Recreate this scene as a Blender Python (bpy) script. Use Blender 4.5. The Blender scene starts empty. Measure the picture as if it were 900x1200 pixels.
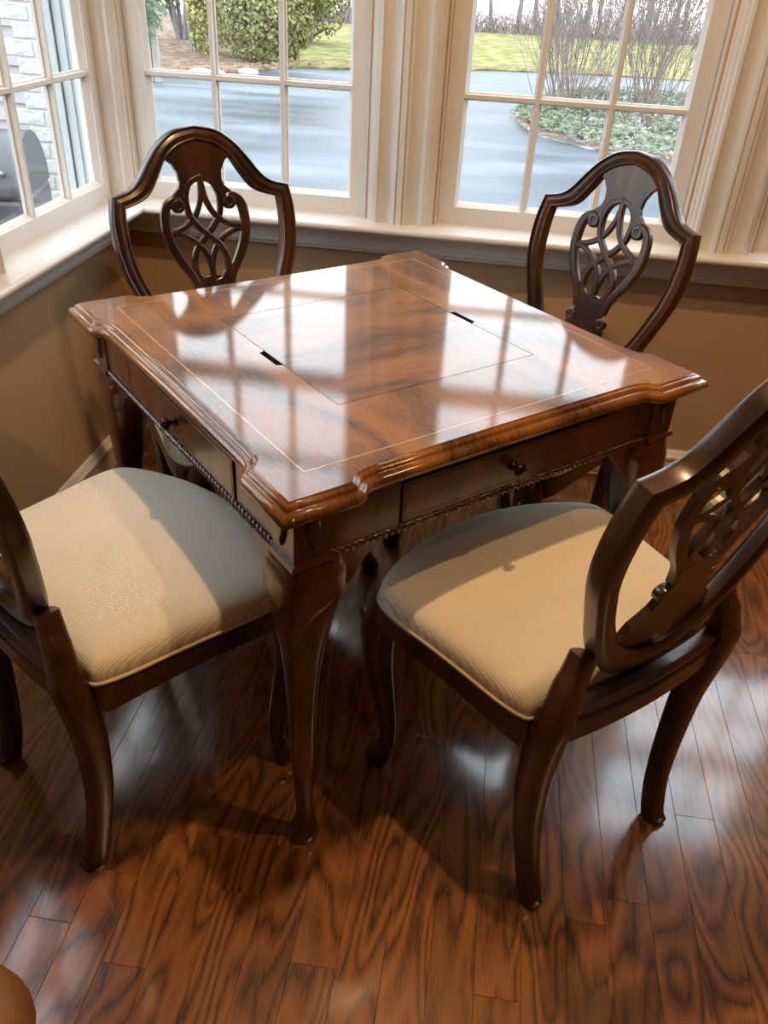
import bpy, bmesh, math, random
from mathutils import Vector, Matrix
R = math.radians
PI = math.pi
random.seed(7)
S = bpy.context.scene
COL = S.collection

# ------------------------------------------------------------ camera, sky, lights, exposure
CAM = Vector((1.0842, -2.3663, 1.3325))
cd = bpy.data.cameras.new('camera')
cam = bpy.data.objects.new('camera', cd)
COL.objects.link(cam)
cd.sensor_fit = 'HORIZONTAL'
cd.sensor_width = 36.0
cd.lens = 955.05 / 900 * 36.0
cd.clip_start = 0.02
cd.clip_end = 300
cam.matrix_world = (Matrix.Translation(CAM) @ Matrix.Rotation(R(6.44), 4, 'Z')
                    @ Matrix.Rotation(R(90 - 33.715), 4, 'X') @ Matrix.Rotation(R(3.395), 4, 'Z'))
S.camera = cam

SKY_STRENGTH = 8.0
w = bpy.data.worlds.new('overcast_sky')
S.world = w
w.use_nodes = True
nt = w.node_tree
bg = nt.nodes['Background']
tcw = nt.nodes.new('ShaderNodeTexCoord')
sep = nt.nodes.new('ShaderNodeSeparateXYZ')
rmp = nt.nodes.new('ShaderNodeValToRGB')
rmp.color_ramp.elements[0].position = 0.0
rmp.color_ramp.elements[0].color = (0.88, 0.91, 0.95, 1)
rmp.color_ramp.elements[1].position = 0.8
rmp.color_ramp.elements[1].color = (0.80, 0.87, 0.97, 1)
nt.links.new(tcw.outputs['Generated'], sep.inputs[0])
nt.links.new(sep.outputs[2], rmp.inputs[0])
nt.links.new(rmp.outputs[0], bg.inputs[0])
bg.inputs[1].default_value = SKY_STRENGTH

S.view_settings.view_transform = 'Standard'
S.view_settings.look = 'None'
S.view_settings.gamma = 1.0
S.view_settings.exposure = -0.28
S.view_settings.use_curve_mapping = False
S.cycles.max_bounces = 10
S.cycles.diffuse_bounces = 5
S.cycles.glossy_bounces = 5
S.cycles.transparent_max_bounces = 24
S.cycles.sample_clamp_indirect = 6.0
S.cycles.caustics_reflective = False
S.cycles.caustics_refractive = False

CEIL = 2.9
LAMPS = [(1.075, -1.31, 135), (2.0, -1.62, 78), (3.4, -1.3, 30), (0.75, -4.4, 18), (3.4, -4.4, 18)]  # last three are unseen lamps, added as warm fill
LAMP_COL = (1.0, 0.63, 0.32)

# ------------------------------------------------------------ materials
MATS = {}

def base_mat(name):
    m = bpy.data.materials.new(name)
    m.use_nodes = True
    n = m.node_tree.nodes
    return m, n, m.node_tree.links, n['Principled BSDF']

def srgb(r, g, b):
    f = lambda c: ((c / 255 + 0.055) / 1.055) ** 2.4 if c > 10 else c / 255 / 12.92
    return (f(r), f(g), f(b), 1)

def plain(name, col, rough=0.5, metal=0.0, noise=0.06, nscale=30, bump=0.0, spec=0.5, coat=0.0):
    m, n, l, p = base_mat(name)
    p.inputs['Roughness'].default_value = rough
    p.inputs['Metallic'].default_value = metal
    p.inputs['Specular IOR Level'].default_value = spec
    p.inputs['Coat Weight'].default_value = coat
    tc = n.new('ShaderNodeTexCoord')
    nz = n.new('ShaderNodeTexNoise')
    nz.inputs['Scale'].default_value = nscale
    nz.inputs['Detail'].default_value = 4
    l.new(tc.outputs['Object'], nz.inputs['Vector'])
    cr = n.new('ShaderNodeValToRGB')
    c = Vector(col[:3])
    cr.color_ramp.elements[0].position = 0.3
    cr.color_ramp.elements[1].position = 0.7
    cr.color_ramp.elements[0].color = (*(c * (1 - noise)), 1)
    cr.color_ramp.elements[1].color = (*(c * (1 + noise)), 1)
    l.new(nz.outputs[0], cr.inputs[0])
    l.new(cr.outputs[0], p.inputs['Base Color'])
    if bump:
        b = n.new('ShaderNodeBump')
        b.inputs['Strength'].default_value = bump
        b.inputs['Distance'].default_value = 0.002
        l.new(nz.outputs[0], b.inputs['Height'])
        l.new(b.outputs[0], p.inputs['Normal'])
    MATS[name] = m
    return m

def wood(name, dark, mid, light, stretch, rough=0.35, coat=0.0, coat_rough=0.1, bands=18.0,
         per_object=False, bump=0.05, tint=0.25, fine=1.0, spec=0.5, wear=None, coat_ior=1.5):
    """stretch = xyz scale of the figure noise: small along the grain"""
    m, n, l, p = base_mat(name)
    tc = n.new('ShaderNodeTexCoord')
    vec = tc.outputs['Object']
    oi = None
    if per_object:
        oi = n.new('ShaderNodeObjectInfo')
        mul = n.new('ShaderNodeMath'); mul.operation = 'MULTIPLY'; mul.inputs[1].default_value = 61.0
        l.new(oi.outputs['Random'], mul.inputs[0])
        add = n.new('ShaderNodeVectorMath'); add.operation = 'ADD'
        l.new(vec, add.inputs[0]); l.new(mul.outputs[0], add.inputs[1])
        vec = add.outputs[0]
    mp = n.new('ShaderNodeMapping')
    mp.inputs['Scale'].default_value = stretch
    l.new(vec, mp.inputs['Vector'])
    fig = n.new('ShaderNodeTexNoise')
    fig.inputs['Scale'].default_value = 1.0
    fig.inputs['Detail'].default_value = 2.0
    fig.inputs['Distortion'].default_value = 0.3
    l.new(mp.outputs[0], fig.inputs['Vector'])
    m1 = n.new('ShaderNodeMath'); m1.operation = 'MULTIPLY'; m1.inputs[1].default_value = bands
    l.new(fig.outputs[0], m1.inputs[0])
    fr = n.new('ShaderNodeMath'); fr.operation = 'PINGPONG'; fr.inputs[1].default_value = 1.0
    l.new(m1.outputs[0], fr.inputs[0])
    # fine pores
    mp2 = n.new('ShaderNodeMapping')
    mp2.inputs['Scale'].default_value = tuple(s * 14 * fine if s > 3 else s * 6 * fine for s in stretch)
    l.new(vec, mp2.inputs['Vector'])
    por = n.new('ShaderNodeTexNoise')
    por.inputs['Scale'].default_value = 1.0
    por.inputs['Detail'].default_value = 5.0
    l.new(mp2.outputs[0], por.inputs['Vector'])
    mx = n.new('ShaderNodeMath'); mx.operation = 'MULTIPLY_ADD'
    mx.inputs[1].default_value = 0.9
    l.new(por.outputs[0], mx.inputs[0])
    sc = n.new('ShaderNodeMath'); sc.operation = 'MULTIPLY_ADD'
    sc.inputs[1].default_value = 0.6; sc.inputs[2].default_value = -0.22
    l.new(fr.outputs[0], sc.inputs[0])
    l.new(sc.outputs[0], mx.inputs[2])
    cr = n.new('ShaderNodeValToRGB')
    e = cr.color_ramp.elements
    e[0].position = 0.16; e[0].color = dark
    e[1].position = 0.80; e[1].color = light
    k = e.new(0.42); k.color = mid
    l.new(mx.outputs[0], cr.inputs[0])
    out = cr.outputs[0]
    # broad tone changes
    big = n.new('ShaderNodeTexNoise')
    big.inputs['Scale'].default_value = 3.0
    l.new(vec, big.inputs['Vector'])
    mr = n.new('ShaderNodeMapRange')
    mr.inputs['From Min'].default_value = 0.3; mr.inputs['From Max'].default_value = 0.7
    mr.inputs['To Min'].default_value = 1 - tint; mr.inputs['To Max'].default_value = 1 + tint
    l.new(big.outputs[0], mr.inputs['Value'])
    src = mr.outputs[0]
    if per_object:
        mr2 = n.new('ShaderNodeMapRange')
        mr2.inputs['To Min'].default_value = 0.82; mr2.inputs['To Max'].default_value = 1.18
        l.new(oi.outputs['Random'], mr2.inputs['Value'])
        mm = n.new('ShaderNodeMath'); mm.operation = 'MULTIPLY'
        l.new(src, mm.inputs[0]); l.new(mr2.outputs[0], mm.inputs[1])
        src = mm.outputs[0]
    vm = n.new('ShaderNodeVectorMath'); vm.operation = 'SCALE'
    l.new(out, vm.inputs[0]); l.new(src, vm.inputs['Scale'])
    l.new(vm.outputs[0], p.inputs['Base Color'])
    p.inputs['Roughness'].default_value = rough
    p.inputs['Specular IOR Level'].default_value = spec
    p.inputs['Coat Weight'].default_value = coat
    p.inputs['Coat Roughness'].default_value = coat_rough
    p.inputs['Coat IOR'].default_value = coat_ior
    b = n.new('ShaderNodeBump')
    b.inputs['Strength'].default_value = bump
    b.inputs['Distance'].default_value = 0.001
    l.new(por.outputs[0], b.inputs['Height'])
    l.new(b.outputs[0], p.inputs['Normal'])
    if wear:
        # fine speckle in the lacquer: breaks the edges of mirrored windows
        sp = n.new('ShaderNodeTexNoise')
        sp.inputs['Scale'].default_value = wear[0]
        sp.inputs['Detail'].default_value = 3
        l.new(tc.outputs['Object'], sp.inputs['Vector'])
        b2 = n.new('ShaderNodeBump')
        b2.inputs['Strength'].default_value = wear[1]
        b2.inputs['Distance'].default_value = 0.001
        l.new(sp.outputs[0], b2.inputs['Height'])
        l.new(b2.outputs[0], p.inputs['Coat Normal'])
    MATS[name] = m
    return m

M_wall2 = plain('low_bounce_wall_paint', srgb(118, 90, 66), 0.8, noise=0.03)  # unseen walls, brown made darker to cut bounced light
M_wall = plain('wall_paint', srgb(176, 147, 115), 0.75, noise=0.03, nscale=8, bump=0.05)
M_ceil = plain('ceiling_paint', srgb(232, 226, 214), 0.8, noise=0.02)
M_trim = plain('cream_trim_paint', srgb(210, 209, 207), 0.32, noise=0.02, nscale=12)
M_ext = plain('exterior_white_paint', srgb(172, 180, 183), 0.5, noise=0.04)
M_floor = wood('oak_floor', srgb(60, 36, 18), srgb(120, 74, 35), srgb(148, 96, 50), (6.5, 1.3, 5), rough=0.30,
               coat=1.0, coat_rough=0.12, bands=36, per_object=True, bump=0.12, tint=0.08, fine=4.0, coat_ior=1.75)
M_gap = plain('floor_gap', srgb(30, 16, 9), 0.8)
M_chair = wood('mahogany_chair', srgb(28, 15, 9), srgb(52, 29, 17), srgb(78, 46, 28), (10, 10, 1.6), rough=0.30,
               coat=0.35, coat_rough=0.18, bands=5, bump=0.04, tint=0.25, fine=3)
M_tab = wood('mahogany_table', srgb(42, 19, 10), srgb(72, 35, 18), srgb(96, 50, 27), (9, 9, 2.0), rough=0.28,
             coat=0.6, coat_rough=0.10, bands=4, bump=0.03, tint=0.2, fine=2.5)
M_top = wood('walnut_veneer_top', srgb(66, 38, 13), srgb(108, 66, 23), srgb(138, 90, 38), (6, 2.6, 3), rough=0.4,
             coat=0.88, coat_rough=0.022, bands=7, bump=0.0, tint=0.16, fine=3.5, wear=(1100, 0.018), coat_ior=1.5, spec=0.12)
M_panel = wood('walnut_veneer_panel', srgb(62, 35, 13), srgb(102, 61, 22), srgb(132, 85, 36), (2.6, 6, 3), rough=0.4,
               coat=0.88, coat_rough=0.022, bands=7, bump=0.0, tint=0.16, fine=3.5, wear=(1100, 0.018), coat_ior=1.5, spec=0.12)
M_inlay = plain('boxwood_inlay', srgb(186, 138, 74), 0.35, noise=0.05, coat=1.0)
M_dark = plain('dark_recess', srgb(12, 8, 6), 0.8)
M_bronze = plain('dark_bronze', srgb(44, 32, 24), 0.35, metal=0.8, noise=0.1)
M_shoe = plain('shoe_moulding_wood', srgb(120, 76, 40), 0.35, noise=0.15, nscale=20)

def fabric():
    m, n, l, p = base_mat('woven_cream_fabric')
    tc = n.new('ShaderNodeTexCoord')
    outs = []
    for d in ('X', 'Y'):
        wv = n.new('ShaderNodeTexWave')
        wv.wave_type = 'BANDS'; wv.bands_direction = d
        wv.inputs['Scale'].default_value = 95.0
        wv.inputs['Distortion'].default_value = 0.4
        wv.inputs['Detail'].default_value = 1
        l.new(tc.outputs['Object'], wv.inputs['Vector'])
        outs.append(wv.outputs[1])
    mu = n.new('ShaderNodeMath'); mu.operation = 'MULTIPLY'
    l.new(outs[0], mu.inputs[0]); l.new(outs[1], mu.inputs[1])
    cr = n.new('ShaderNodeValToRGB')
    cr.color_ramp.elements[0].color = srgb(206, 194, 172)
    cr.color_ramp.elements[0].position = 0.0
    cr.color_ramp.elements[1].color = srgb(236, 229, 214)
    cr.color_ramp.elements[1].position = 0.45
    l.new(mu.outputs[0], cr.inputs[0])
    l.new(cr.outputs[0], p.inputs['Base Color'])
    p.inputs['Roughness'].default_value = 0.9
    p.inputs['Specular IOR Level'].default_value = 0.15
    b = n.new('ShaderNodeBump'); b.inputs['Strength'].default_value = 0.35
    b.inputs['Distance'].default_value = 0.001
    l.new(mu.outputs[0], b.inputs['Height'])
    l.new(b.outputs[0], p.inputs['Normal'])
    return m
M_fabric = fabric()
M_piping = plain('cream_piping', srgb(206, 190, 160), 0.85, noise=0.06, nscale=200)

def glass():
    m, n, l, p = base_mat('window_glass')
    n.remove(p)
    lw = n.new('ShaderNodeLayerWeight'); lw.inputs[0].default_value = 0.5
    pw = n.new('ShaderNodeMath'); pw.operation = 'POWER'; pw.inputs[1].default_value = 5.0
    l.new(lw.outputs['Facing'], pw.inputs[0])
    ma = n.new('ShaderNodeMath'); ma.operation = 'MULTIPLY_ADD'
    ma.inputs[1].default_value = 0.7; ma.inputs[2].default_value = 0.04
    l.new(pw.outputs[0], ma.inputs[0])
    tr = n.new('ShaderNodeBsdfTransparent'); tr.inputs[0].default_value = (0.95, 0.975, 0.97, 1)
    gl = n.new('ShaderNodeBsdfGlossy'); gl.inputs['Roughness'].default_value = 0.0
    mx = n.new('ShaderNodeMixShader')
    l.new(ma.outputs[0], mx.inputs[0]); l.new(tr.outputs[0], mx.inputs[1]); l.new(gl.outputs[0], mx.inputs[2])
    l.new(mx.outputs[0], n['Material Output'].inputs[0])
    return m
M_glass = glass()

def emit(name, col, s):
    m, n, l, p = base_mat(name)
    p.inputs['Base Color'].default_value = (0.8, 0.8, 0.8, 1)
    p.inputs['Emission Color'].default_value = (*col, 1)
    p.inputs['Emission Strength'].default_value = s
    return m
M_lamp = emit('lamp_lens', LAMP_COL, 12)

def ramp_noise(name, cols, scale, rough=0.8, detail=6, spec=0.3, stretch=(1, 1, 1), rough2=None, bump=0.3, bdist=0.02):
    m, n, l, p = base_mat(name)
    tc = n.new('ShaderNodeTexCoord')
    mp = n.new('ShaderNodeMapping'); mp.inputs['Scale'].default_value = stretch
    l.new(tc.outputs['Object'], mp.inputs[0])
    nz = n.new('ShaderNodeTexNoise'); nz.inputs['Scale'].default_value = scale
    nz.inputs['Detail'].default_value = detail
    l.new(mp.outputs[0], nz.inputs['Vector'])
    cr = n.new('ShaderNodeValToRGB')
    e = cr.color_ramp.elements
    e[0].position = 0.28; e[0].color = cols[0]
    e[1].position = 0.72; e[1].color = cols[-1]
    for i, c in enumerate(cols[1:-1]):
        k = e.new(0.28 + 0.44 * (i + 1) / (len(cols) - 1)); k.color = c
    l.new(nz.outputs[0], cr.inputs[0])
    l.new(cr.outputs[0], p.inputs['Base Color'])
    p.inputs['Roughness'].default_value = rough
    p.inputs['Specular IOR Level'].default_value = spec
    if rough2 is not None:
        mr = n.new('ShaderNodeMapRange')
        mr.inputs['From Min'].default_value = 0.35; mr.inputs['From Max'].default_value = 0.65
        mr.inputs['To Min'].default_value = rough; mr.inputs['To Max'].default_value = rough2
        l.new(nz.outputs[0], mr.inputs['Value'])
        l.new(mr.outputs[0], p.inputs['Roughness'])
    b = n.new('ShaderNodeBump'); b.inputs['Strength'].default_value = bump
    b.inputs['Distance'].default_value = bdist
    l.new(nz.outputs[0], b.inputs['Height'])
    l.new(b.outputs[0], p.inputs['Normal'])
    return m
M_asphalt = ramp_noise('wet_asphalt', [srgb(40, 45, 51), srgb(74, 80, 87), srgb(112, 118, 124)], 0.8, rough=0.42,
                       rough2=0.7, detail=10, spec=0.35, stretch=(0.5, 1.5, 1), bump=0.25, bdist=0.02)
M_lawn = ramp_noise('lawn_grass', [srgb(84, 92, 56), srgb(116, 114, 66), srgb(158, 148, 110)], 3.0, rough=0.95, detail=8, spec=0.1)
M_mulch = ramp_noise('leaf_mulch', [srgb(70, 54, 44), srgb(112, 92, 76), srgb(150, 134, 118)], 6, rough=0.95, spec=0.1)
M_gravel = ramp_noise('pale_ground', [srgb(190, 190, 190), srgb(225, 226, 228)], 0.6, rough=0.95, spec=0.1)
M_frost = ramp_noise('frosty_bed', [srgb(96, 84, 72), srgb(140, 134, 126), srgb(214, 218, 220)], 3.2, rough=0.9, spec=0.2)
M_bark = plain('grey_bark', srgb(112, 104, 102), 0.9, noise=0.25, nscale=9)
M_twig = plain('twig_bark', srgb(128, 118, 114), 0.9, noise=0.2, nscale=12)
M_twig2 = plain('reddish_twig_bark', srgb(138, 122, 116), 0.9, noise=0.2, nscale=12)
M_arbor = plain('arborvitae_foliage', srgb(124, 124, 74), 0.8, noise=0.45, nscale=5)
M_arbor2 = plain('yellow_green_foliage', srgb(158, 152, 92), 0.8, noise=0.35, nscale=5)
M_pine = plain('pine_needles', srgb(78, 104, 58), 0.7, noise=0.3, nscale=10)
M_ivy = plain('ivy_leaves', srgb(98, 108, 80), 0.6, noise=0.5, nscale=7)
M_leaf = plain('fallen_leaves', srgb(136, 104, 80), 0.8, noise=0.35, nscale=4)
M_post = plain('weathered_fence_wood', srgb(150, 142, 130), 0.9, noise=0.15, nscale=12)
M_stone = plain('pale_field_stone', srgb(205, 196, 172), 0.85, noise=0.12, nscale=5, bump=0.3)
M_brick = plain('white_painted_brick', srgb(178, 177, 174), 0.85, noise=0.22, nscale=60, bump=1.0)
M_mortar = plain('pale_mortar', srgb(178, 176, 172), 0.9, noise=0.1, nscale=40)
M_siding = plain('grey_siding', srgb(150, 144, 146), 0.7, noise=0.06, nscale=10)
M_grill = plain('charcoal_grill_enamel', srgb(66, 66, 72), 0.4, noise=0.1)
M_steel = plain('brushed_steel', srgb(150, 150, 152), 0.35, metal=0.8, noise=0.06)
M_leather = plain('tan_leather', srgb(126, 84, 38), 0.45, noise=0.14, nscale=22, bump=0.35)
M_crease = plain('leather_crease', srgb(196, 148, 84), 0.5, noise=0.1)

# ------------------------------------------------------------ mesh helpers
class MB:
    def __init__(self):
        self.v = []; self.f = []; self.sm = []
    def add(self, vs, fs, smooth=False):
        o = len(self.v)
        self.v += [tuple(p) for p in vs]
        self.f += [tuple(i + o for i in f) for f in fs]
        self.sm += [smooth] * len(fs)
        return self
    def box(self, x0, x1, y0, y1, z0, z1):
        vs = [(x0, y0, z0), (x1, y0, z0), (x1, y1, z0), (x0, y1, z0), (x0, y0, z1), (x1, y0, z1), (x1, y1, z1), (x0, y1, z1)]
        return self.add(vs, [(3, 2, 1, 0), (4, 5, 6, 7), (0, 1, 5, 4), (1, 2, 6, 5), (2, 3, 7, 6), (3, 0, 4, 7)])
    def rings(self, rings, closed=True, cap=True, smooth=True):
        n = len(rings[0]); vs = [p for r in rings for p in r]; fs = []
        m = n if closed else n - 1
        for i in range(len(rings) - 1):
            for j in range(m):
                k = (j + 1) % n
                fs.append((i * n + j, i * n + k, (i + 1) * n + k, (i + 1) * n + j))
        self.add(vs, fs, smooth)
        if cap and closed:
            self.add(rings[0], [tuple(range(n))[::-1]], False)
            self.add(rings[-1], [tuple(range(n))], False)
        return self
    def loop(self, rings, smooth=True):
        """rings closed both ways"""
        n = len(rings[0]); m = len(rings); vs = [p for r in rings for p in r]; fs = []
        for i in range(m):
            ii = (i + 1) % m
            for j in range(n):
                k = (j + 1) % n
                fs.append((i * n + j, i * n + k, ii * n + k, ii * n + j))
        return self.add(vs, fs, smooth)
    def tube(self, path, rad, n=8, ref=None, power=2.0, smooth=True, cap=True):
        """rad: list of r or (rx, ry); ref = side vector of the section"""
        P = [Vector(p) for p in path]; rs = []
        side = Vector(ref) if ref is not None else None
        for i, p in enumerate(P):
            t = (P[min(i + 1, len(P) - 1)] - P[max(i - 1, 0)]).normalized()
            if side is None:
                side = t.orthogonal()
            s = (side - t * side.dot(t))
            if s.length < 1e-6: s = t.orthogonal()
            s.normalize()
            if ref is None: side = s
            u = t.cross(s)
            r = rad[i] if isinstance(rad, (list, tuple)) else rad
            rx, ry = r if isinstance(r, (list, tuple)) else (r, r)
            ring = []
            for k in range(n):
                a = 2 * PI * k / n + PI / n
                c, q = math.cos(a), math.sin(a)
                e = 2.0 / power
                ring.append(p + s * (math.copysign(abs(c) ** e, c) * rx) + u * (math.copysign(abs(q) ** e, q) * ry))
            rs.append(ring)
        return self.rings(rs, True, cap, smooth)
    def lathe(self, prof, c=(0, 0, 0), axis='Z', n=20, smooth=True):
        c = Vector(c); rs = []
        for r, h in prof:
            ring = []
            for k in range(n):
                a = 2 * PI * k / n
                q = (r * math.cos(a), r * math.sin(a), h)
                if axis == 'X': q = (q[2], q[0], q[1])
                if axis == 'Y': q = (q[1], q[2], q[0])
                ring.append(c + Vector(q))
            rs.append(ring)
        return self.rings(rs, True, True, smooth)
    def mesh(self, name):
        me = bpy.data.meshes.new(name)
        me.from_pydata(self.v, [], self.f)
        me.polygons.foreach_set('use_smooth', self.sm)
        me.update()
        return me

def obj(name, mb, mat, parent=None, bevel=0.0, fixn=True, seg=2):
    me = mb.mesh(name) if isinstance(mb, MB) else mb
    if isinstance(mb, MB) and fixn:
        bm = bmesh.new(); bm.from_mesh(me)
        bmesh.ops.recalc_face_normals(bm, faces=bm.faces)
        bm.to_mesh(me); bm.free()
    if mat and not me.materials: me.materials.append(mat)
    o = bpy.data.objects.new(name, me)
    COL.objects.link(o)
    if parent: o.parent = parent
    if bevel:
        b = o.modifiers.new('bevel', 'BEVEL')
        b.width = bevel; b.segments = seg; b.limit_method = 'ANGLE'; b.angle_limit = R(40)
        b.harden_normals = False
    return o

def tag(o, label=None, cat=None, group=None, kind=None):
    if label: o['label'] = label
    if cat: o['category'] = cat
    if group: o['group'] = group
    if kind: o['kind'] = kind
    return o

def empty(name, loc=(0, 0, 0), rz=0.0):
    o = bpy.data.objects.new(name, None)
    o.empty_display_size = 0.1
    COL.objects.link(o)
    o.location = loc; o.rotation_euler = (0, 0, rz)
    return o

def kids(o): return [c for c in bpy.data.objects if c.parent == o]
def copy_tree(o, parent=None):
    c = o.copy(); COL.objects.link(c); c.parent = parent
    for ch in kids(o): copy_tree(ch, c)
    return c

def catmull(pts, sub):
    P = [Vector(p) for p in pts]; out = []
    for i in range(len(P) - 1):
        a, b, c, d = P[max(i - 1, 0)], P[i], P[i + 1], P[min(i + 2, len(P) - 1)]
        for k in range(sub):
            t = k / sub
            out.append(0.5 * ((2 * b) + (c - a) * t + (2 * a - 5 * b + 4 * c - d) * t * t + (3 * b - a - 3 * c + d) * t ** 3))
    out.append(P[-1])
    return out

def chaikin(pts, it, closed=True):
    P = [Vector(p) for p in pts]
    for _ in range(it):
        Q = []
        for i in range(len(P)):
            a, b = P[i], P[(i + 1) % len(P)]
            Q += [a * 0.75 + b * 0.25, a * 0.25 + b * 0.75]
        P = Q
    return P

# ------------------------------------------------------------ room shell
ZS, ZN, ZA, ZB = 0.735, 0.7165, 0.6463, 0.1125      # stool top, nosing underside, apron bottom, baseboard top
ZG, PH, PW, STL, RAIL = 0.781, 0.28, 0.192, 0.046, 0.058
ZTOP = ZG + 4 * PH + RAIL + STL
THK = 0.13
W2, W3, W4 = 0.086, 0.961, 1.836                    # left glass edges on the back wall
W1, W0 = -0.641, -1.516                             # on the left wall (world y)
GW = 3 * PW
SX = 5.6; SY = -7.0

def wall_with_windows(mb, lefts, s0, s1):
    """local: x along the wall, y outward, openings for the sashes"""
    mb.box(s0, s1, 0, THK, -0.35, ZS - 0.02)
    mb.box(s0, s1, 0, THK, ZTOP, CEIL)
    e = sorted(lefts); cur = s0
    for g in e:
        mb.box(cur, g - STL - 0.004, 0.002, THK, ZS - 0.02, ZTOP)
        cur = g + GW + STL + 0.004
    mb.box(cur, s1, 0, THK, ZS - 0.02, ZTOP)

def structure(name, mb, mat, parent=None, bevel=0.0):
    o = obj(name, mb, mat, parent, bevel)
    if not parent: o['kind'] = 'structure'
    return o

mb = MB(); wall_with_windows(mb, [W2, W3, W4], -THK, SX)
structure('wall_back', mb, M_wall)
mb = MB(); wall_with_windows(mb, [W1, W0], SY, 0.0)
o = structure('wall_left', mb, M_wall); o.rotation_euler = (0, 0, PI / 2)
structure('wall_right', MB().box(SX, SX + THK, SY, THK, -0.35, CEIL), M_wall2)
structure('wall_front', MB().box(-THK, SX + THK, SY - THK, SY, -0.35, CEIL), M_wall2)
structure('ceiling', MB().box(-THK, SX + THK, SY - THK, THK, CEIL, CEIL + 0.12), M_ceil)

fl = structure('floor', MB().box(-THK, SX + THK, SY - THK, THK, -0.12, -0.019), M_gap)
PWD = 0.0737
plank_mesh = {}
def plank(length):
    q = round(length, 2)
    if q not in plank_mesh:
        g = 0.0001; c = 0.0006; hx = PWD / 2 - g; hy = q / 2 - g
        m = MB()
        rs = []
        for ins, z in ((0, -0.019), (0, -c), (c, 0)):
            rs.append([(-hx + ins, -hy + ins, z), (hx - ins, -hy + ins, z), (hx - ins, hy - ins, z), (-hx + ins, hy - ins, z)])
        m.rings(rs, True, True, False)
        plank_mesh[q] = m.mesh('plank'); plank_mesh[q].materials.append(M_floor)
    return plank_mesh[q], q
rnd = random.Random(31)
x0 = 1.49 - 20 * PWD + PWD / 2
for i in range(0, 38):
    x = x0 + i * PWD
    if x - PWD / 2 < -0.02: continue
    y = 0.0
    first = True
    while y > -2.72:
        L = rnd.choice([0.45, 0.6, 0.75, 0.9, 1.05, 1.2])
        if first: L *= rnd.uniform(0.3, 1); L = max(0.2, round(L, 1)); first = False
        me, q = plank(L)
        o = bpy.data.objects.new('plank', me); COL.objects.link(o); o.parent = fl
        o.location = (x, y - q / 2, 0)
        y -= q
# plain boarding beyond what the view can show, same surface, one part
mb = MB()
for x in range(0, 78):
    xa = -0.1 + x * PWD
    ya = -2.72 - 0.9 if xa < x0 + 38 * PWD - PWD / 2 else 0.0
    if xa + PWD < SX + 0.1: mb.box(xa + 0.0004, xa + PWD - 0.0004, SY, ya - 0.35 if ya < -1 else -0.0, -0.019, 0)
o = obj('boarding', mb, M_floor, fl); o['kind'] = 'stuff'

def mitre(prof, side, ext=4.9):
    """profile (inset into the room, z) swept along one wall and mitred at the corner"""
    a = []; b = []
    for p, z in prof:
        if side == 'left': a.append((p, SY, z)); b.append((p, -p, z))
        else: a.append((p, -p, z)); b.append((SX, -p, z))
    return MB().rings([a, b], True, True, False)
def arc(cx, cz, r, a0, a1, n=5):
    return [(cx + r * math.cos(R(a0 + (a1 - a0) * i / n)), cz + r * math.sin(R(a0 + (a1 - a0) * i / n))) for i in range(n + 1)]
stool = [(-0.035, ZN)] + [(0.078, ZN)] + arc(0.082, (ZS + ZN) / 2, (ZS - ZN) / 2, -90, 90, 6) + [(-0.035, ZS)]
apron = [(0, ZN), (0.052, ZN)] + [(0.050, ZN - 0.006), (0.040, ZN - 0.014), (0.034, ZN - 0.022), (0.032, ZN - 0.030),
         (0.024, ZN - 0.033), (0.022, ZA + 0.022), (0.026, ZA + 0.018), (0.026, ZA + 0.012), (0.019, ZA + 0.008), (0.017, ZA), (0, ZA)]
base = [(0, 0.0), (0.016, 0.0), (0.016, ZB - 0.030), (0.021, ZB - 0.026), (0.021, ZB - 0.018), (0.015, ZB - 0.013), (0.011, ZB - 0.005), (0.007, ZB), (0, ZB)]
shoe = [(0.0165, 0.0)] + [(0.034, 0)] + arc(0.0165, 0.0, 0.0185, 20, 90, 4)
n_trim = 0
for side in ('left', 'back'):
    for pr_, mt in ((stool, M_trim), (apron, M_trim)):
        n_trim += 1
        structure('trim_%d' % n_trim, mitre(pr_, side), mt)
    b_ = structure('baseboard_' + side, mitre(base, side), M_trim)
    obj('shoe_moulding', mitre(shoe, side), M_shoe, b_)

# fluted casings between the windows (pillars) and narrow casings at the corner
def pillar_profile(s0, s1):
    w_ = s1 - s0; half = []
    # from the sash edge towards the middle, (fraction-free metres from s0, y outward)
    pts = [(0, 0.03), (0.0, 0.006), (0.010, 0.002), (0.012, -0.006), (0.020, -0.008), (0.022, -0.014), (0.030, -0.016),
           (0.031, -0.034), (0.040, -0.036), (0.042, -0.030)]
    # wide hollow
    a, b = 0.043, w_ / 2 - 0.020
    for i in range(9):
        t = i / 8
        pts.append((a + (b - a) * t, -0.030 + 0.012 * math.sin(PI * t) - 0.002 * t))
    pts += [(b + 0.001, -0.038), (b + 0.008, -0.040), (b + 0.009, -0.034), (w_ / 2 - 0.0085, -0.034), (w_ / 2 - 0.0075, -0.040)]
    full = [(s0 + x, y) for x, y in pts] + [(s1 - x, y) for x, y in reversed(pts)]
    return full
def extrude_z(prof, z0, z1):
    return MB().rings([[(x, y, z0) for x, y in prof], [(x, y, z1) for x, y in prof]], True, True, False)
def casing(prof, rz=0.0):
    global n_trim
    n_trim += 1
    o = structure('trim_%d' % n_trim, extrude_z(prof, ZS - 0.001, ZTOP + 0.0), M_trim)
    o.rotation_euler = (0, 0, rz)
    return o
for g in (W2, W3):
    casing(pillar_profile(g + GW + STL, g + GW + STL + (W3 - W2 - GW - 2 * STL)))
casing(pillar_profile(W0 + GW + STL, W1 - STL), PI / 2)
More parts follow.
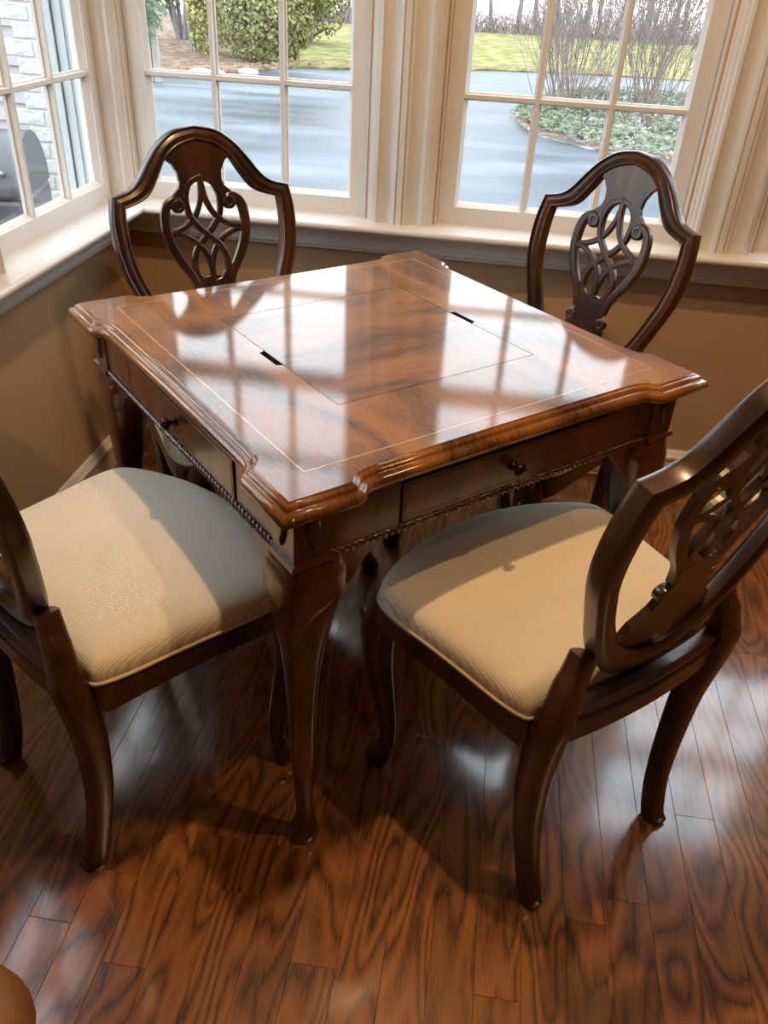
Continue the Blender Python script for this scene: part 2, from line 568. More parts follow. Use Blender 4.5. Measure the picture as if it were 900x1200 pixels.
e4 = W4 + GW + STL
casing([(e4, 0.03), (e4, 0), (e4 + 0.02, -0.01), (e4 + 0.03, -0.03), (e4 + 0.10, -0.034), (e4 + 0.11, -0.02), (e4 + 0.115, 0.0)])
e0 = W0 - STL
casing([(e0 - 0.115, 0.0), (e0 - 0.11, -0.02), (e0 - 0.10, -0.034), (e0 - 0.03, -0.03), (e0 - 0.02, -0.01), (e0, 0), (e0, 0.03)], PI / 2)
c2 = W2 - STL
casing([(-0.001, 0.03), (0.0, -0.010), (0.006, -0.016), (0.014, -0.016), (0.018, -0.008), (0.021, -0.008), (0.026, -0.002), (c2 - 0.006, 0.002), (c2, 0.008), (c2, 0.03)])
c1 = W1 + GW + STL
casing([(c1, 0.03), (c1, 0.006), (c1 + 0.004, -0.002), (-0.010, -0.006), (-0.008, -0.012), (-0.002, -0.012), (0.0, -0.010), (0.0, 0.03)], PI / 2)
# head casings
n_trim += 1
structure('trim_%d' % n_trim, MB().box(0, SX, -0.03, 0.0, ZTOP, ZTOP + 0.11), M_trim, bevel=0.006)
n_trim += 1
structure('trim_%d' % n_trim, MB().box(0.0, 0.03, SY, 0.0, ZTOP, ZTOP + 0.11), M_trim, bevel=0.006)

def window(num, g, rz):
    root = empty('window_%d' % num, (0, 0, 0), rz)
    root['kind'] = 'structure'
    s0, s1 = g - STL, g + GW + STL
    zc = ZG + 2 * PH                        # top of the lower glass
    def sash(name, z0, za, zb, z1, d):
        """z0..z1 outer, za..zb glass"""
        m = MB()
        def frame_bar(x0, x1, zz0, zz1): m.box(x0, x1, d, d + 0.042, zz0, zz1)
        frame_bar(s0 + 0.001, g, z0, z1); frame_bar(g + GW, s1 - 0.001, z0, z1)
        frame_bar(g, g + GW, z0, za); frame_bar(g, g + GW, zb, z1)
        sh = obj(name, m, M_trim, root, 0.0)
        # sloping glazing bead inside the frame
        b = MB(); gb = 0.010
        o4 = [(g, za), (g + GW, za), (g + GW, zb), (g, zb)]
        i4 = [(g + gb, za + gb), (g + GW - gb, za + gb), (g + GW - gb, zb - gb), (g + gb, zb - gb)]
        r0 = [(x, d + 0.002, z) for x, z in o4]; r1 = [(x, d + 0.020, z) for x, z in i4]; r2 = [(x, d + 0.0245, z) for x, z in i4]; r3 = [(x, d + 0.0245, z) for x, z in o4]
        b.loop([[r0[i], r1[i], r2[i], r3[i]] for i in range(4)], False)
        obj('glazing_bead', b, M_trim, sh)
        def bar(p0, p1, horiz, wid=0.0105):
            pr = [(-wid, 0.0245), (-wid, 0.016), (-wid * 0.62, 0.013), (-wid * 0.5, 0.003), (wid * 0.5, 0.003), (wid * 0.62, 0.013), (wid, 0.016), (wid, 0.0245)]
            if horiz:
                rs = [[(x, d + q + 0.0006, p0[1] + t * 0.97) for t, q in pr] for x in (p0[0], p1[0])]
            else:
                rs = [[(p0[0] + t, d + q, z) for t, q in pr] for z in (p0[1], p1[1])]
            obj('muntin', MB().rings(rs, True, True, False), M_trim, sh)
        zm = (za + zb) / 2
        for k in (1, 2): bar((g + k * PW, za), (g + k * PW, zb), False)
        bar((g, zm), (g + GW, zm), True)
        for i in range(3):
            for j in range(2):
                obj('pane', MB().box(g + i * PW, g + (i + 1) * PW, d + 0.0255, d + 0.0285, (za, zm)[j], (zm, zb)[j]), M_glass, sh)
    sash('lower_sash', ZS - 0.001, ZG, zc, zc + RAIL * 0.62, 0.030)
    sash('upper_sash', zc + 0.002, zc + RAIL, ZG + 4 * PH + RAIL, ZTOP - 0.002, 0.073)
    # outside stops, jamb extension and brick mould
    m = MB()
    for a, sg in ((s0, 1), (s1, -1)):
        for i0, i1, d0, d1 in ((-0.02, 0.014, 0.116, 0.128), (-0.02, 0.006, 0.128, 0.146), (-0.055, 0.0, 0.146, 0.168)):
            xs = sorted((a + sg * i0, a + sg * i1))
            m.box(xs[0], xs[1], max(d0, THK + 0.0005) if i0 < 0 and d0 < THK else d0, d1 if d1 > THK + 0.001 else THK + 0.008, ZS - 0.05, ZTOP + 0.04)
    for a, sg in ((s0, 1), (s1, -1)):
        for i1, d0, d1, z1_ in ((0.0135, 0.0725, 0.086, zc - 0.001), (0.009, 0.086, 0.100, zc - 0.001), (0.0135, 0.100, 0.1158, zc - 0.001), (0.006, 0.1162, 0.1275, ZTOP)):
            xs = sorted((a - sg * 0.0035, a + sg * i1))
            m.box(xs[0], xs[1], d0, d1, ZS - 0.015, z1_)
    m.box(s0, s1, THK + 0.0005, 0.168, ZTOP, ZTOP + 0.04)
    m.box(s0 - 0.03, s1 + 0.03, THK + 0.0005, 0.19, ZS - 0.06, ZS - 0.022)
    obj('outside_casing', m, M_ext, root)
    return root
window(1, W1, PI / 2); window(2, W2, 0); window(3, W3, 0); window(4, W4, 0); window(5, W0, PI / 2)

# ------------------------------------------------------------ ceiling downlights and added fill lamps
lamp_words = ['nearest the corner over the table', 'to the right of the near right chair', 'added fill by the right hand wall', 'added fill behind the camera on the left', 'added fill behind the camera on the right']
for i, (x, y, pw_) in enumerate(LAMPS):
    r_ = empty('ceiling_light', (x, y, CEIL))
    tag(r_, 'recessed round ceiling downlight with white trim ring, ' + lamp_words[i], 'lamp', 'recessed ceiling downlights')
    obj('trim_ring', MB().loop([[(rr * math.cos(a), rr * math.sin(a), z) for rr, z in ((0.055, -0.002), (0.060, -0.006), (0.085, -0.006), (0.092, -0.0005))] for a in [2 * PI * k / 28 for k in range(28)]]), M_trim, r_)
    obj('lens', MB().lathe([(0.054, -0.0035), (0.054, -0.001)], n=24), M_lamp, r_)
    ld = bpy.data.lights.new('lamp_bulb', 'SPOT')
    ld.energy = pw_; ld.color = LAMP_COL; ld.shadow_soft_size = 0.035
    ld.spot_size = R(150); ld.spot_blend = 0.6
    lo = bpy.data.objects.new('lamp_bulb', ld); COL.objects.link(lo)
    lo.parent = r_; lo.location = (0, 0, -0.02)

# ------------------------------------------------------------ table
TC = (0.887, -0.960); TH = R(43.25)
tab = empty('game_table', (TC[0], TC[1], 0), TH)
tag(tab, 'square walnut game table with glossy veneered top and cabriole legs, by the windows', 'table')

def top_outline():
    """outer edge of the moulded top, stepped near the corners"""
    side = [(-0.425, -0.425), (-0.36, -0.425), (-0.313, -0.425), (-0.303, -0.424), (-0.296, -0.420), (-0.290, -0.413), (-0.283, -0.407), (-0.270, -0.4035), (-0.25, -0.402),
            (-0.15, -0.401), (0, -0.400)]
    side = side + [(-x, y) for x, y in reversed(side[1:-1])]
    out = []
    for k in range(4):
        c, s = math.cos(k * PI / 2), math.sin(k * PI / 2)
        out += [(x * c - y * s, x * s + y * c) for x, y in side]
    return out
OUT = top_outline()
def inset(poly, d):
    res = []; n = len(poly)
    for i in range(n):
        p0, p1, p2 = Vector(poly[i - 1]), Vector(poly[i]), Vector(poly[(i + 1) % n])
        a = (p1 - p0).normalized(); b = (p2 - p1).normalized()
        n1 = Vector((-a.y, a.x)); n2 = Vector((-b.y, b.x))
        m = (n1 + n2); m = m / max(m.dot(n1), 0.3)
        res.append(p1 + m * d)
    return res
prof = [(0.055, 0.737), (0.014, 0.737), (0.007, 0.7385), (0.0025, 0.742), (0.0, 0.7475), (0.0008, 0.753), (0.004, 0.7575), (0.0085, 0.7595), (0.0105, 0.7595),
        (0.0112, 0.7625), (0.013, 0.7655), (0.016, 0.7672), (0.0185, 0.7672), (0.019, 0.769), (0.0205, 0.770)]
mb = MB(); ring_l = []
for d, z in prof:
    ring_l.append([(p.x, p.y, z) for p in inset(OUT, d)])
mb.rings(ring_l, True, False, True)
# flat top with the opening for the loose panel and its two finger notches
PS = 0.2068
hole = [(-PS, -PS), (PS, -PS), (PS, -0.036), (PS + 0.003, -0.033), (PS + 0.011, -0.030), (PS + 0.011, 0.030), (PS + 0.003, 0.033), (PS, 0.036), (PS, PS), (-PS, PS),
        (-PS, 0.036), (-PS - 0.003, 0.033), (-PS - 0.011, 0.030), (-PS - 0.011, -0.030), (-PS - 0.003, -0.033), (-PS, -0.036)]
def fill(loops, z):
    bm = bmesh.new(); es = []
    for lp in loops:
        vs = [bm.verts.new((p[0], p[1], z)) for p in lp]
        es += [bm.edges.new((vs[i], vs[(i + 1) % len(vs)])) for i in range(len(vs))]
    bmesh.ops.triangle_fill(bm, use_beauty=True, use_dissolve=False, edges=es)
    bm.verts.index_update()
    v = [tuple(q.co) for q in bm.verts]; f = [tuple(q.index for q in fc.verts) for fc in bm.faces]
    bm.free()
    return v, f
v, f = fill([[(p[0], p[1]) for p in ring_l[-1]], hole], 0.770)
f = [t if (Vector(v[t[1]]) - Vector(v[t[0]])).cross(Vector(v[t[2]]) - Vector(v[t[0]])).z > 0 else t[::-1] for t in f]
mb.add(v, f, False)
o = obj('tabletop', mb, M_top, tab)
obj('panel_recess', MB().rings([[(x, y, 0.7697) for x, y in hole], [(x, y, 0.752) for x, y in hole]], True, False, False), M_dark, tab)
obj('underframe', MB().box(-0.375, 0.375, -0.375, 0.375, 0.7365, 0.7515), M_dark, tab)
g = PS - 0.0009
pm = MB()
pm.rings([[(sx * (g - i_), sy * (g - i_), z) for sx, sy in ((-1, -1), (1, -1), (1, 1), (-1, 1))] for i_, z in ((0, 0.753), (0, 0.7694), (0.0006, 0.770))], True, True, False)
obj('game_panel', pm, M_panel, tab)
for k in range(4):
    c = 0.352
    m = MB().box(-c, c, -c - 0.0012, -c + 0.0012, 0.7697, 0.77025)
    o = obj('inlay_line', m, M_inlay, tab); o.rotation_euler = (0, 0, k * PI / 2)
# aprons with drawers
AZ0, AZ1, AF = 0.655, 0.737, 0.388
for k in range(4):
    rot = k * PI / 2
    m = MB()
    m.box(-0.335, -0.214, -AF, -AF + 0.02, AZ0, AZ1); m.box(0.214, 0.335, -AF, -AF + 0.02, AZ0, AZ1)
    m.box(-0.214, 0.214, -AF + 0.014, -AF + 0.034, AZ0, AZ1)
    m.box(-0.214, 0.214, -AF, -AF + 0.02, AZ1 - 0.006, AZ1); m.box(-0.214, 0.214, -AF, -AF + 0.02, AZ0, AZ0 + 0.005)
    o = obj('apron', m, M_tab, tab, 0.001); o.rotation_euler = (0, 0, rot)
    d = obj('drawer', MB().box(-0.2125, 0.2125, -AF - 0.003, -AF + 0.012, AZ0 + 0.0065, AZ1 - 0.0075), M_tab, tab, 0.0018)
    d.rotation_euler = (0, 0, rot)
    ln = MB(); e = 0.006
    x0_, x1_, z0_, z1_ = -0.2125 + e, 0.2125 - e, AZ0 + 0.0065 + e, AZ1 - 0.0075 - e; t = 0.0007
    for bx in ((x0_, x1_, z0_ - t, z0_ + t), (x0_, x1_, z1_ - t, z1_ + t), (x0_ - t, x0_ + t, z0_, z1_), (x1_ - t, x1_ + t, z0_, z1_)):
        ln.box(bx[0], bx[1], -AF - 0.0036, -AF - 0.001, bx[2], bx[3])
    obj('string_inlay', ln, M_inlay if False else M_tab, d)
    kb = MB().lathe([(0.008, 0.0), (0.0085, -0.003), (0.0045, -0.005), (0.004, -0.010), (0.008, -0.013), (0.0115, -0.017), (0.0115, -0.020), (0.009, -0.023), (0.003, -0.0245)], (0, -AF - 0.003, (AZ0 + AZ1) / 2), 'Y', 20)
    obj('knob', kb, M_bronze, d)
    # twisted rope moulding under the apron
    rp = MB(); rings_ = []; n = 12; L = 0.335; steps = 260
    for i in range(steps + 1):
        x = -L + 2 * L * i / steps; ring = []
        tw = x * 2 * PI / 0.034
        for j in range(n):
            a = 2 * PI * j / n
            r = 0.0056 + 0.0026 * math.cos(3 * (a - tw))
            ring.append((x, -AF + 0.001 + r * math.cos(a), AZ0 - 0.004 + r * math.sin(a)))
        rings_.append(ring)
    rp.rings(rings_, True, True, True)
    o = obj('rope_moulding', rp, M_tab, tab); o.rotation_euler = (0, 0, rot)
    o['label'] = 'twisted rope carving under the apron'
# legs: corner block, cabriole leg, knee carving, drop ornaments
def sq(cx, cy, h, z, n=20, pw_=4.0):
    ring = []
    for k in range(n):
        a = 2 * PI * k / n + PI / n
        c, s = math.cos(a), math.sin(a); e = 2 / pw_
        ring.append(Vector((cx + h * math.copysign(abs(c) ** e, c), cy + h * math.copysign(abs(s) ** e, s), z)))
    return ring
def leg_mesh():
    m = MB()
    st = [(0.352, 0.040, 0.648, 6), (0.354, 0.043, 0.640, 6), (0.353, 0.047, 0.628, 4.5), (0.354, 0.048, 0.606, 4), (0.357, 0.0455, 0.575, 4), (0.361, 0.039, 0.53, 4), (0.364, 0.0305, 0.48, 3.6), (0.366, 0.0245, 0.42, 3.4),
          (0.367, 0.0205, 0.34, 3.2), (0.366, 0.0195, 0.26, 3), (0.364, 0.0165, 0.17, 2.8), (0.361, 0.0148, 0.10, 2.4), (0.359, 0.0145, 0.075, 2.2), (0.359, 0.0165, 0.055, 2.2),
          (0.361, 0.022, 0.040, 2.2), (0.362, 0.0245, 0.026, 2.2), (0.362, 0.023, 0.012, 2.2), (0.361, 0.020, 0.0, 2.2)]
    rs = []
    for c, h, z, p in st: rs.append(sq(-c, -c, h, z, 24, p))
    m.rings(rs[::-1], True, True, True)
    return m
def knee_mesh():
    m = MB(); n = 24; rs = []
    zs = [0.632, 0.618, 0.60, 0.57, 0.54, 0.515, 0.50]
    for q, zz in enumerate(zs):
        ring = []
        for k in range(n):
            a = 2 * PI * k / n + PI / n
            da = abs((a - 1.25 * PI + PI) % (2 * PI) - PI)           # 0 on the outward corner
            low = 0.50 + 0.075 * min(1, da / 1.1) ** 0.8
            t = q / (len(zs) - 1)
            z = 0.632 + (low - 0.632) * t
            # interpolate the leg section here
            tabl = [(0.648, 0.352, 0.040), (0.628, 0.353, 0.047), (0.606, 0.354, 0.048), (0.575, 0.357, 0.0455), (0.53, 0.361, 0.039), (0.48, 0.364, 0.0305)]
            for i in range(len(tabl) - 1):
                if tabl[i][0] >= z >= tabl[i + 1][0]:
                    u = (tabl[i][0] - z) / (tabl[i][0] - tabl[i + 1][0]); c = tabl[i][1] + (tabl[i + 1][1] - tabl[i][1]) * u; h = tabl[i][2] + (tabl[i + 1][2] - tabl[i][2]) * u
            h += 0.0035 if 0 < q < len(zs) - 1 else 0.0008
            cs, sn = math.cos(a), math.sin(a); e = 2 / 4.2
            ring.append((-c + h * math.copysign(abs(cs) ** e, cs), -c + h * math.copysign(abs(sn) ** e, sn), z))
        rs.append(ring)
    m.rings(rs, True, False, True)
    return m
LM = leg_mesh().mesh('leg'); LM.materials.append(M_tab)
KM = knee_mesh().mesh('knee_carving'); KM.materials.append(M_tab)
WMS = []
for ax in (0, 1):
    # curved bracket from the knee towards the apron
    pts = [(-0.32, 0.645), (-0.235, 0.645), (-0.25, 0.638), (-0.272, 0.618), (-0.29, 0.590), (-0.32, 0.572)]
    wing = MB(); for_ = []
    for yy in (-0.386, -0.362):
        for_.append([(x, yy, z) if ax == 0 else (yy, x, z) for x, z in pts])
    wing.rings(for_, True, True, False)
    WMS.append(wing.mesh('knee_bracket')); WMS[-1].materials.append(M_tab)
BM = MB()
BM.box(-0.392, -0.334, -0.392, -0.334, 0.655, 0.737)
BM.box(-0.398, -0.33, -0.398, -0.33, 0.646, 0.655)
blk = BM.mesh('corner_block'); blk.materials.append(M_tab)
DMS = []
for ax in (0, 1):
    dr = MB()
    pts = [(-0.362, 0.728), (-0.3545, 0.722), (-0.3515, 0.712), (-0.354, 0.699), (-0.361, 0.682), (-0.3625, 0.672), (-0.365, 0.683), (-0.3715, 0.699), (-0.373, 0.712), (-0.3695, 0.722)]
    rs = []
    for ins, dd in ((0, 0.391), (0.0, 0.3955), (0.0035, 0.398)):
        cx = sum(p[0] for p in pts) / len(pts); cz = sum(p[1] for p in pts) / len(pts)
        q = []
        for x, z in pts:
            k = 1 - ins / 0.012
            q.append(((cx + (x - cx) * k), -dd, cz + (z - cz) * k) if ax == 0 else (-dd, cx + (x - cx) * k, cz + (z - cz) * k))
        rs.append(q)
    dr.rings(rs, True, True, False)
    DMS.append(dr.mesh('drop_ornament')); DMS[-1].materials.append(M_chair)
for k in range(4):
    for nm, me in (('leg', LM), ('corner_block', blk)):
        o = obj(nm, me, None, tab); o.rotation_euler = (0, 0, k * PI / 2)
        if nm == 'leg':
            for n2, m2 in (('knee_carving', KM), ('knee_bracket', WMS[0]), ('knee_bracket', WMS[1])): obj(n2, m2, None, o)
        else:
            for m2 in DMS: obj('drop_ornament', m2, None, o)

# ------------------------------------------------------------ chairs
KB = 0.22
AL = math.atan(KB)
def bp(x, z, t):
    return Vector((x, -(z - 0.45) * KB + t * math.cos(AL) + 0.28 * x * x, z + t * math.sin(AL)))

def seat_outline(ins=0.0):
    half = [(0, -0.004), (0.196, -0.004), (0.224, 0.006), (0.240, 0.16), (0.262, 0.290), (0.252, 0.345), (0.14, 0.398), (0.05, 0.416), (0, 0.417)]
    full = half[:-1] + [(0, 0.417)] + [(-x, y) for x, y in reversed(half[1:-1])]
    P = chaikin(full, 3)
    if ins: P = inset([(p.x, p.y) for p in P], ins)
    return P

def band(m, path, width, t0, t1, closed=False, crown=0.002):
    """flat carved strap in the plane of the back"""
    P = [Vector((p[0], p[1])) for p in path]; n = len(P); rs = []
    for i, p in enumerate(P):
        a = P[i - 1] if i > 0 else P[i]; b = P[i + 1] if i < n - 1 else P[i]
        t = (b - a).normalized(); s = Vector((-t.y, t.x))
        wv = width[i] if isinstance(width, list) else width
        h = wv / 2
        sec = [(-h, t0), (-h, t1 - crown), (-h * 0.55, t1), (h * 0.55, t1), (h, t1 - crown), (h, t0)]
        rs.append([bp(p.x + s.x * q, p.y + s.y * q, tt) for q, tt in sec])
    m.rings(rs, True, True, False)

def plate(m, half, t0, t1):
    poly = list(half) + [(-x, z) for x, z in reversed(half) if abs(x) > 1e-6]
    v2, f2 = fill([poly], 0.0)
    sgn = lambda t: (Vector(v2[t[1]]) - Vector(v2[t[0]])).cross(Vector(v2[t[2]]) - Vector(v2[t[0]])).z > 0
    f2 = [t if sgn(t) else t[::-1] for t in f2]
    n = len(v2)
    m.add([bp(p[0], p[1], t1) for p in v2], [t[::-1] for t in f2])
    m.add([bp(p[0], p[1], t0) for p in v2], f2)
    m.rings([[bp(x, z, t0) for x, z in poly], [bp(x, z, t1) for x, z in poly]], True, False, False)

def make_chair():
    root = empty('dining_chair')
    # --- upholstered seat
    out = [(p.x, p.y) for p in seat_outline()]
    cx, cy = 0.0, 0.21
    prof_ = [(1.0, 0.447), (1.004, 0.456), (1.0, 0.468), (0.982, 0.478), (0.95, 0.485), (0.88, 0.4915), (0.75, 0.497), (0.55, 0.501), (0.3, 0.503), (0.08, 0.5035)]
    rs = [[(cx + (x - cx) * s, cy + (y - cy) * s, z) for x, y in out] for s, z in prof_]
    m = MB(); m.rings(rs, True, True, True)
    obj('seat', m, M_fabric, root)
    pp = [(x * 1.006, cy + (y - cy) * 1.006, 0.4495) for x, y in out]
    m = MB(); rr = []
    for i in range(len(pp)):
        p = Vector(pp[i]); t = (Vector(pp[(i + 1) % len(pp)]) - Vector(pp[i - 1])).normalized(); s = Vector((t.y, -t.x, 0))
        rr.append([p + s * (0.0035 * math.cos(a)) + Vector((0, 0, 0.0035 * math.sin(a))) for a in [2 * PI * k / 6 for k in range(6)]])
    m.loop(rr)
    obj('seat_piping', m, M_piping, root)
    # --- seat rails: slices of the outline
    o1 = [(p.x, p.y) for p in seat_outline(-0.002)]; o2 = [(p.x, p.y) for p in seat_outline(0.024)]
    n = len(o1)
    groups = {'rear_rail': [], 'front_rail': [], 'side_rail': [], 'side_rail ': []}
    def cls(p):
        if p[1] < 0.004: return 'rear_rail'
        if p[1] > 0.345: return 'front_rail'
        return 'side_rail' if p[0] > 0 else 'side_rail '
    ids = [cls(p) for p in o1]
    for key in groups:
        idx = [i for i in range(n) if ids[i] == key]
        # order contiguous
        st = next((i for i in idx if ids[i - 1] != key), idx[0])
        seq = []
        i = st
        while ids[i % n] == key and len(seq) < n:
            seq.append(i % n); i += 1
        seq.append(i % n)
        m = MB(); rs = []
        for q, i in enumerate(seq):
            t = q / (len(seq) - 1)
            zb = 0.388 + 0.016 * math.sin(PI * t) ** 0.7 if key != 'rear_rail' else 0.392
            a, b = o1[i], o2[i]
            rs.append([(a[0], a[1], zb), (a[0], a[1], 0.440), (a[0] * 0.985, a[1] if key != 'front_rail' else a[1] - 0.003, 0.4455), (b[0], b[1], 0.4455), (b[0], b[1], zb)])
        m.rings(rs, True, True, False)
        obj(key.strip(), m, M_chair, root)
    # moulded shoe behind the seat
    m = MB()
    path = catmull([(-0.185, -0.016, 0), (-0.1, -0.026, 0), (0, -0.030, 0), (0.1, -0.026, 0), (0.185, -0.016, 0)], 4)
    rs = []
    for p in path:
        rs.append([(p.x, p.y + q, z) for q, z in ((0.026, 0.398), (-0.014, 0.398), (-0.016, 0.436), (-0.011, 0.440), (-0.011, 0.447), (-0.016, 0.450), (-0.016, 0.456), (-0.008, 0.462), (0.008, 0.463), (0.018, 0.460), (0.026, 0.44))])
    m.rings(rs, True, True, False)
    obj('shoe_rail', m, M_chair, root)
    # --- rear legs running up into short posts
    for s in (-1, 1):
        pth = catmull([(s * 0.159, -0.040, 0.0), (s * 0.158, -0.031, 0.03), (s * 0.163, -0.017, 0.10), (s * 0.174, -0.009, 0.20), (s * 0.182, -0.009, 0.31), (s * 0.189, -0.020, 0.41), (s * 0.186, -0.026, 0.46), (s * 0.174, -0.024, 0.505), (s * 0.160, -0.021, 0.535), (s * 0.149, -0.0185, 0.560)], 3)
        rd = []
        for p in pth:
            z = p.z
            if z < 0.05: r = (0.0165, 0.019)
            elif z < 0.1: r = (0.0175, 0.0185)
            else: r = (0.0175 + 0.006 * min(1, (z - 0.1) / 0.3), 0.0185 + 0.008 * min(1, (z - 0.1) / 0.3))
            if z > 0.47: r = (0.0225 if z < 0.52 else 0.019, 0.021 - 0.05 * (z - 0.47))
            rd.append(r)
        m = MB().tube(pth, rd, 12, (1, 0, 0), 4.0)
        # little scroll toe pointing backwards
        m.tube([(s * 0.159, -0.030, 0.012), (s * 0.159, -0.052, 0.008), (s * 0.159, -0.060, 0.009)], [(0.016, 0.012), (0.0155, 0.008), (0.012, 0.004)], 10, (1, 0, 0), 3.0)
        obj('leg', m, M_chair, root)
        # front cabriole leg
        pth = catmull([(s * 0.215, 0.340, 0.445), (s * 0.222, 0.350, 0.40), (s * 0.229, 0.360, 0.345), (s * 0.226, 0.356, 0.26), (s * 0.215, 0.343, 0.16), (s * 0.209, 0.336, 0.085), (s * 0.211, 0.340, 0.05), (s * 0.219, 0.350, 0.02), (s * 0.219, 0.350, 0.0)], 3)
        rr_ = [0.024, 0.030, 0.031, 0.024, 0.018, 0.0145, 0.016, 0.024, 0.021]
        rd = []
        for i in range(len(pth)):
            k = i / 3; a = int(min(k, 7)); rd.append(rr_[a] + (rr_[a + 1] - rr_[a]) * (k - a))
        m = MB().tube(pth, rd, 12, (1, 0, 0), 2.6)
        # scrolled ear beside the knee
        m.lathe([(0.004, -0.017), (0.016, -0.014), (0.020, 0.0), (0.016, 0.014), (0.004, 0.017)], (s * 0.236, 0.375, 0.375), 'X', 14)
        obj('leg', m, M_chair, root)
    # --- shield shaped back frame
    O = [(0, 1.019), (.05, 1.010), (.092, .983), (.122, .950), (.147, .918), (.172, .899), (.213, .889), (.222, .838), (.222, .78), (.213, .73), (.197, .685), (.177, .635), (.158, .59), (.130, .54), (.09, .50), (.045, .481), (0, .477)]
    I = [(0, .988), (.040, .978), (.072, .957), (.097, .92), (.121, .888), (.146, .873), (.184, .862), (.187, .83), (.185, .775), (.177, .73), (.163, .69), (.143, .642), (.122, .603), (.095, .565), (.062, .537), (.03, .523), (0, .519)]
    def full(L):
        a = catmull(L[:7], 4); b = catmull(L[6:], 4)
        h = a + b[1:]
        return h + [Vector((-p.x, p.y)) for p in reversed(h[1:-1])]
    Of, If = full(O), full(I)
    sec = [(0.0, -0.016), (-0.0, 0.004), (0.05, 0.0095), (0.12, 0.012), (0.19, 0.0105), (0.22, 0.007), (0.30, 0.0085), (0.5, 0.011), (0.70, 0.0085), (0.78, 0.007), (0.82, 0.010), (0.89, 0.011), (0.96, 0.008), (1.0, 0.003), (1.0, -0.013), (0.8, -0.019), (0.5, -0.021), (0.2, -0.020)]
    rings_ = []
    for a, b in zip(Of, If):
        rings_.append([bp(a.x + (b.x - a.x) * s, a.y + (b.y - a.y) * s, t) for s, t in sec])
    m = MB(); m.loop(rings_, True)
    me = m.mesh('back_frame')
    o = obj('back_frame', m, M_chair, root)
    o.data.set_sharp_from_angle(angle=R(32)) if hasattr(o.data, 'set_sharp_from_angle') else None
    # --- pierced splat
    m = MB()
    head = [(0, .993), (.042, .982), (.079, .956), (.064, .944), (.053, .926), (.0505, .906), (.055, .893), (.071, .879), (.060, .868), (.046, .862), (.045, .875), (.037, .896), (.023, .912), (0, .920)]
    plate(m, head, -0.007, 0.005)
    basep = [(0, .702), (.024, .697), (.045, .690), (.039, .668), (.041, .657), (.053, .648), (.051, .632), (.057, .616), (.068, .605), (.083, .592), (.089, .575), (.098, .556), (.068, .526), (0, .508)]
    plate(m, basep, -0.007, 0.005)
    Sp = catmull([(0, .914), (.028, .902), (.041, .874), (.037, .836), (.019, .809), (-.002, .789), (-.027, .766), (-.041, .737), (-.037, .706), (-.019, .689), (0, .684)], 4)
    Cp = catmull([(0.0, .912), (.005, .872), (.020, .838), (.044, .816), (.072, .804), (.093, .800)], 4)
    Dp = catmull([(.093, .797), (.072, .797), (.049, .789), (.028, .774), (.010, .750), (.001, .720), (0, .688)], 4)
    Lp = catmull([(.057, .853), (.061, .868), (.075, .868), (.090, .856), (.0965, .833), (.0965, .802), (.089, .772), (.075, .742), (.058, .715), (.046, .692), (.040, .665)], 4)
    for s in (-1, 1):
        mir = lambda P: [(p.x * s, p.y) for p in P]
        band(m, mir(Sp), 0.0135, -0.006 - (0.0005 if s > 0 else 0), 0.0065 if s > 0 else 0.0052)
        band(m, mir(Cp), 0.0125, -0.005, 0.0045 if s > 0 else 0.0058)
        band(m, mir(Dp), 0.0125, -0.005, 0.0058 if s > 0 else 0.0045)
        nL = len(Lp)
        band(m, mir(Lp), [0.015 + 0.006 * math.sin(PI * i / (nL - 1)) for i in range(nL)], -0.0065, 0.0068)
        for (vx, vz, r) in ((.0625, .857, .0155), (.0455, .643, .0135)):
            ring = lambda rr2, tt: [bp(s * vx + rr2 * math.cos(2 * PI * k / 16), vz + rr2 * math.sin(2 * PI * k / 16), tt) for k in range(16)]
            m.rings([ring(r, -0.006), ring(r, 0.0062), ring(r * 0.9, 0.0076), ring(r * 0.5, 0.0078), ring(r * 0.4, 0.0066)], True, True, True)
    obj('splat', m, M_chair, root, fixn=True)
    return root

chair_spec = [  # side angle, D, lateral, turn, label
    (PI / 2, 0.590, 0.022, -0.040, 'mahogany shield back dining chair nearest the room corner, behind the left of the table'),
    (0.0, 0.669, 0.108, 0.071, 'mahogany shield back dining chair under the right window, behind the right of the table'),
    (-PI / 2, 0.648, 0.060, -0.025, 'mahogany dining chair in front on the right, seen from behind with cream seat'),
    (PI, 0.690, 0.044, 0.20, 'mahogany dining chair with broad cream seat at the left edge, back mostly cut off'),
]
proto = None
for ang, D, lt, tr_, lab in chair_spec:
    c = make_chair() if proto is None else copy_tree(proto)
    if proto is None: proto = c
    b = TH + ang
    o_ = b + tr_
    px = TC[0] + math.cos(b) * D - math.sin(b) * lt
    py = TC[1] + math.sin(b) * D + math.cos(b) * lt
    c.location = (px, py, 0)
    c.rotation_euler = (0, 0, o_ + PI / 2)
    tag(c, lab, 'chair', 'shield back dining chairs around the table')

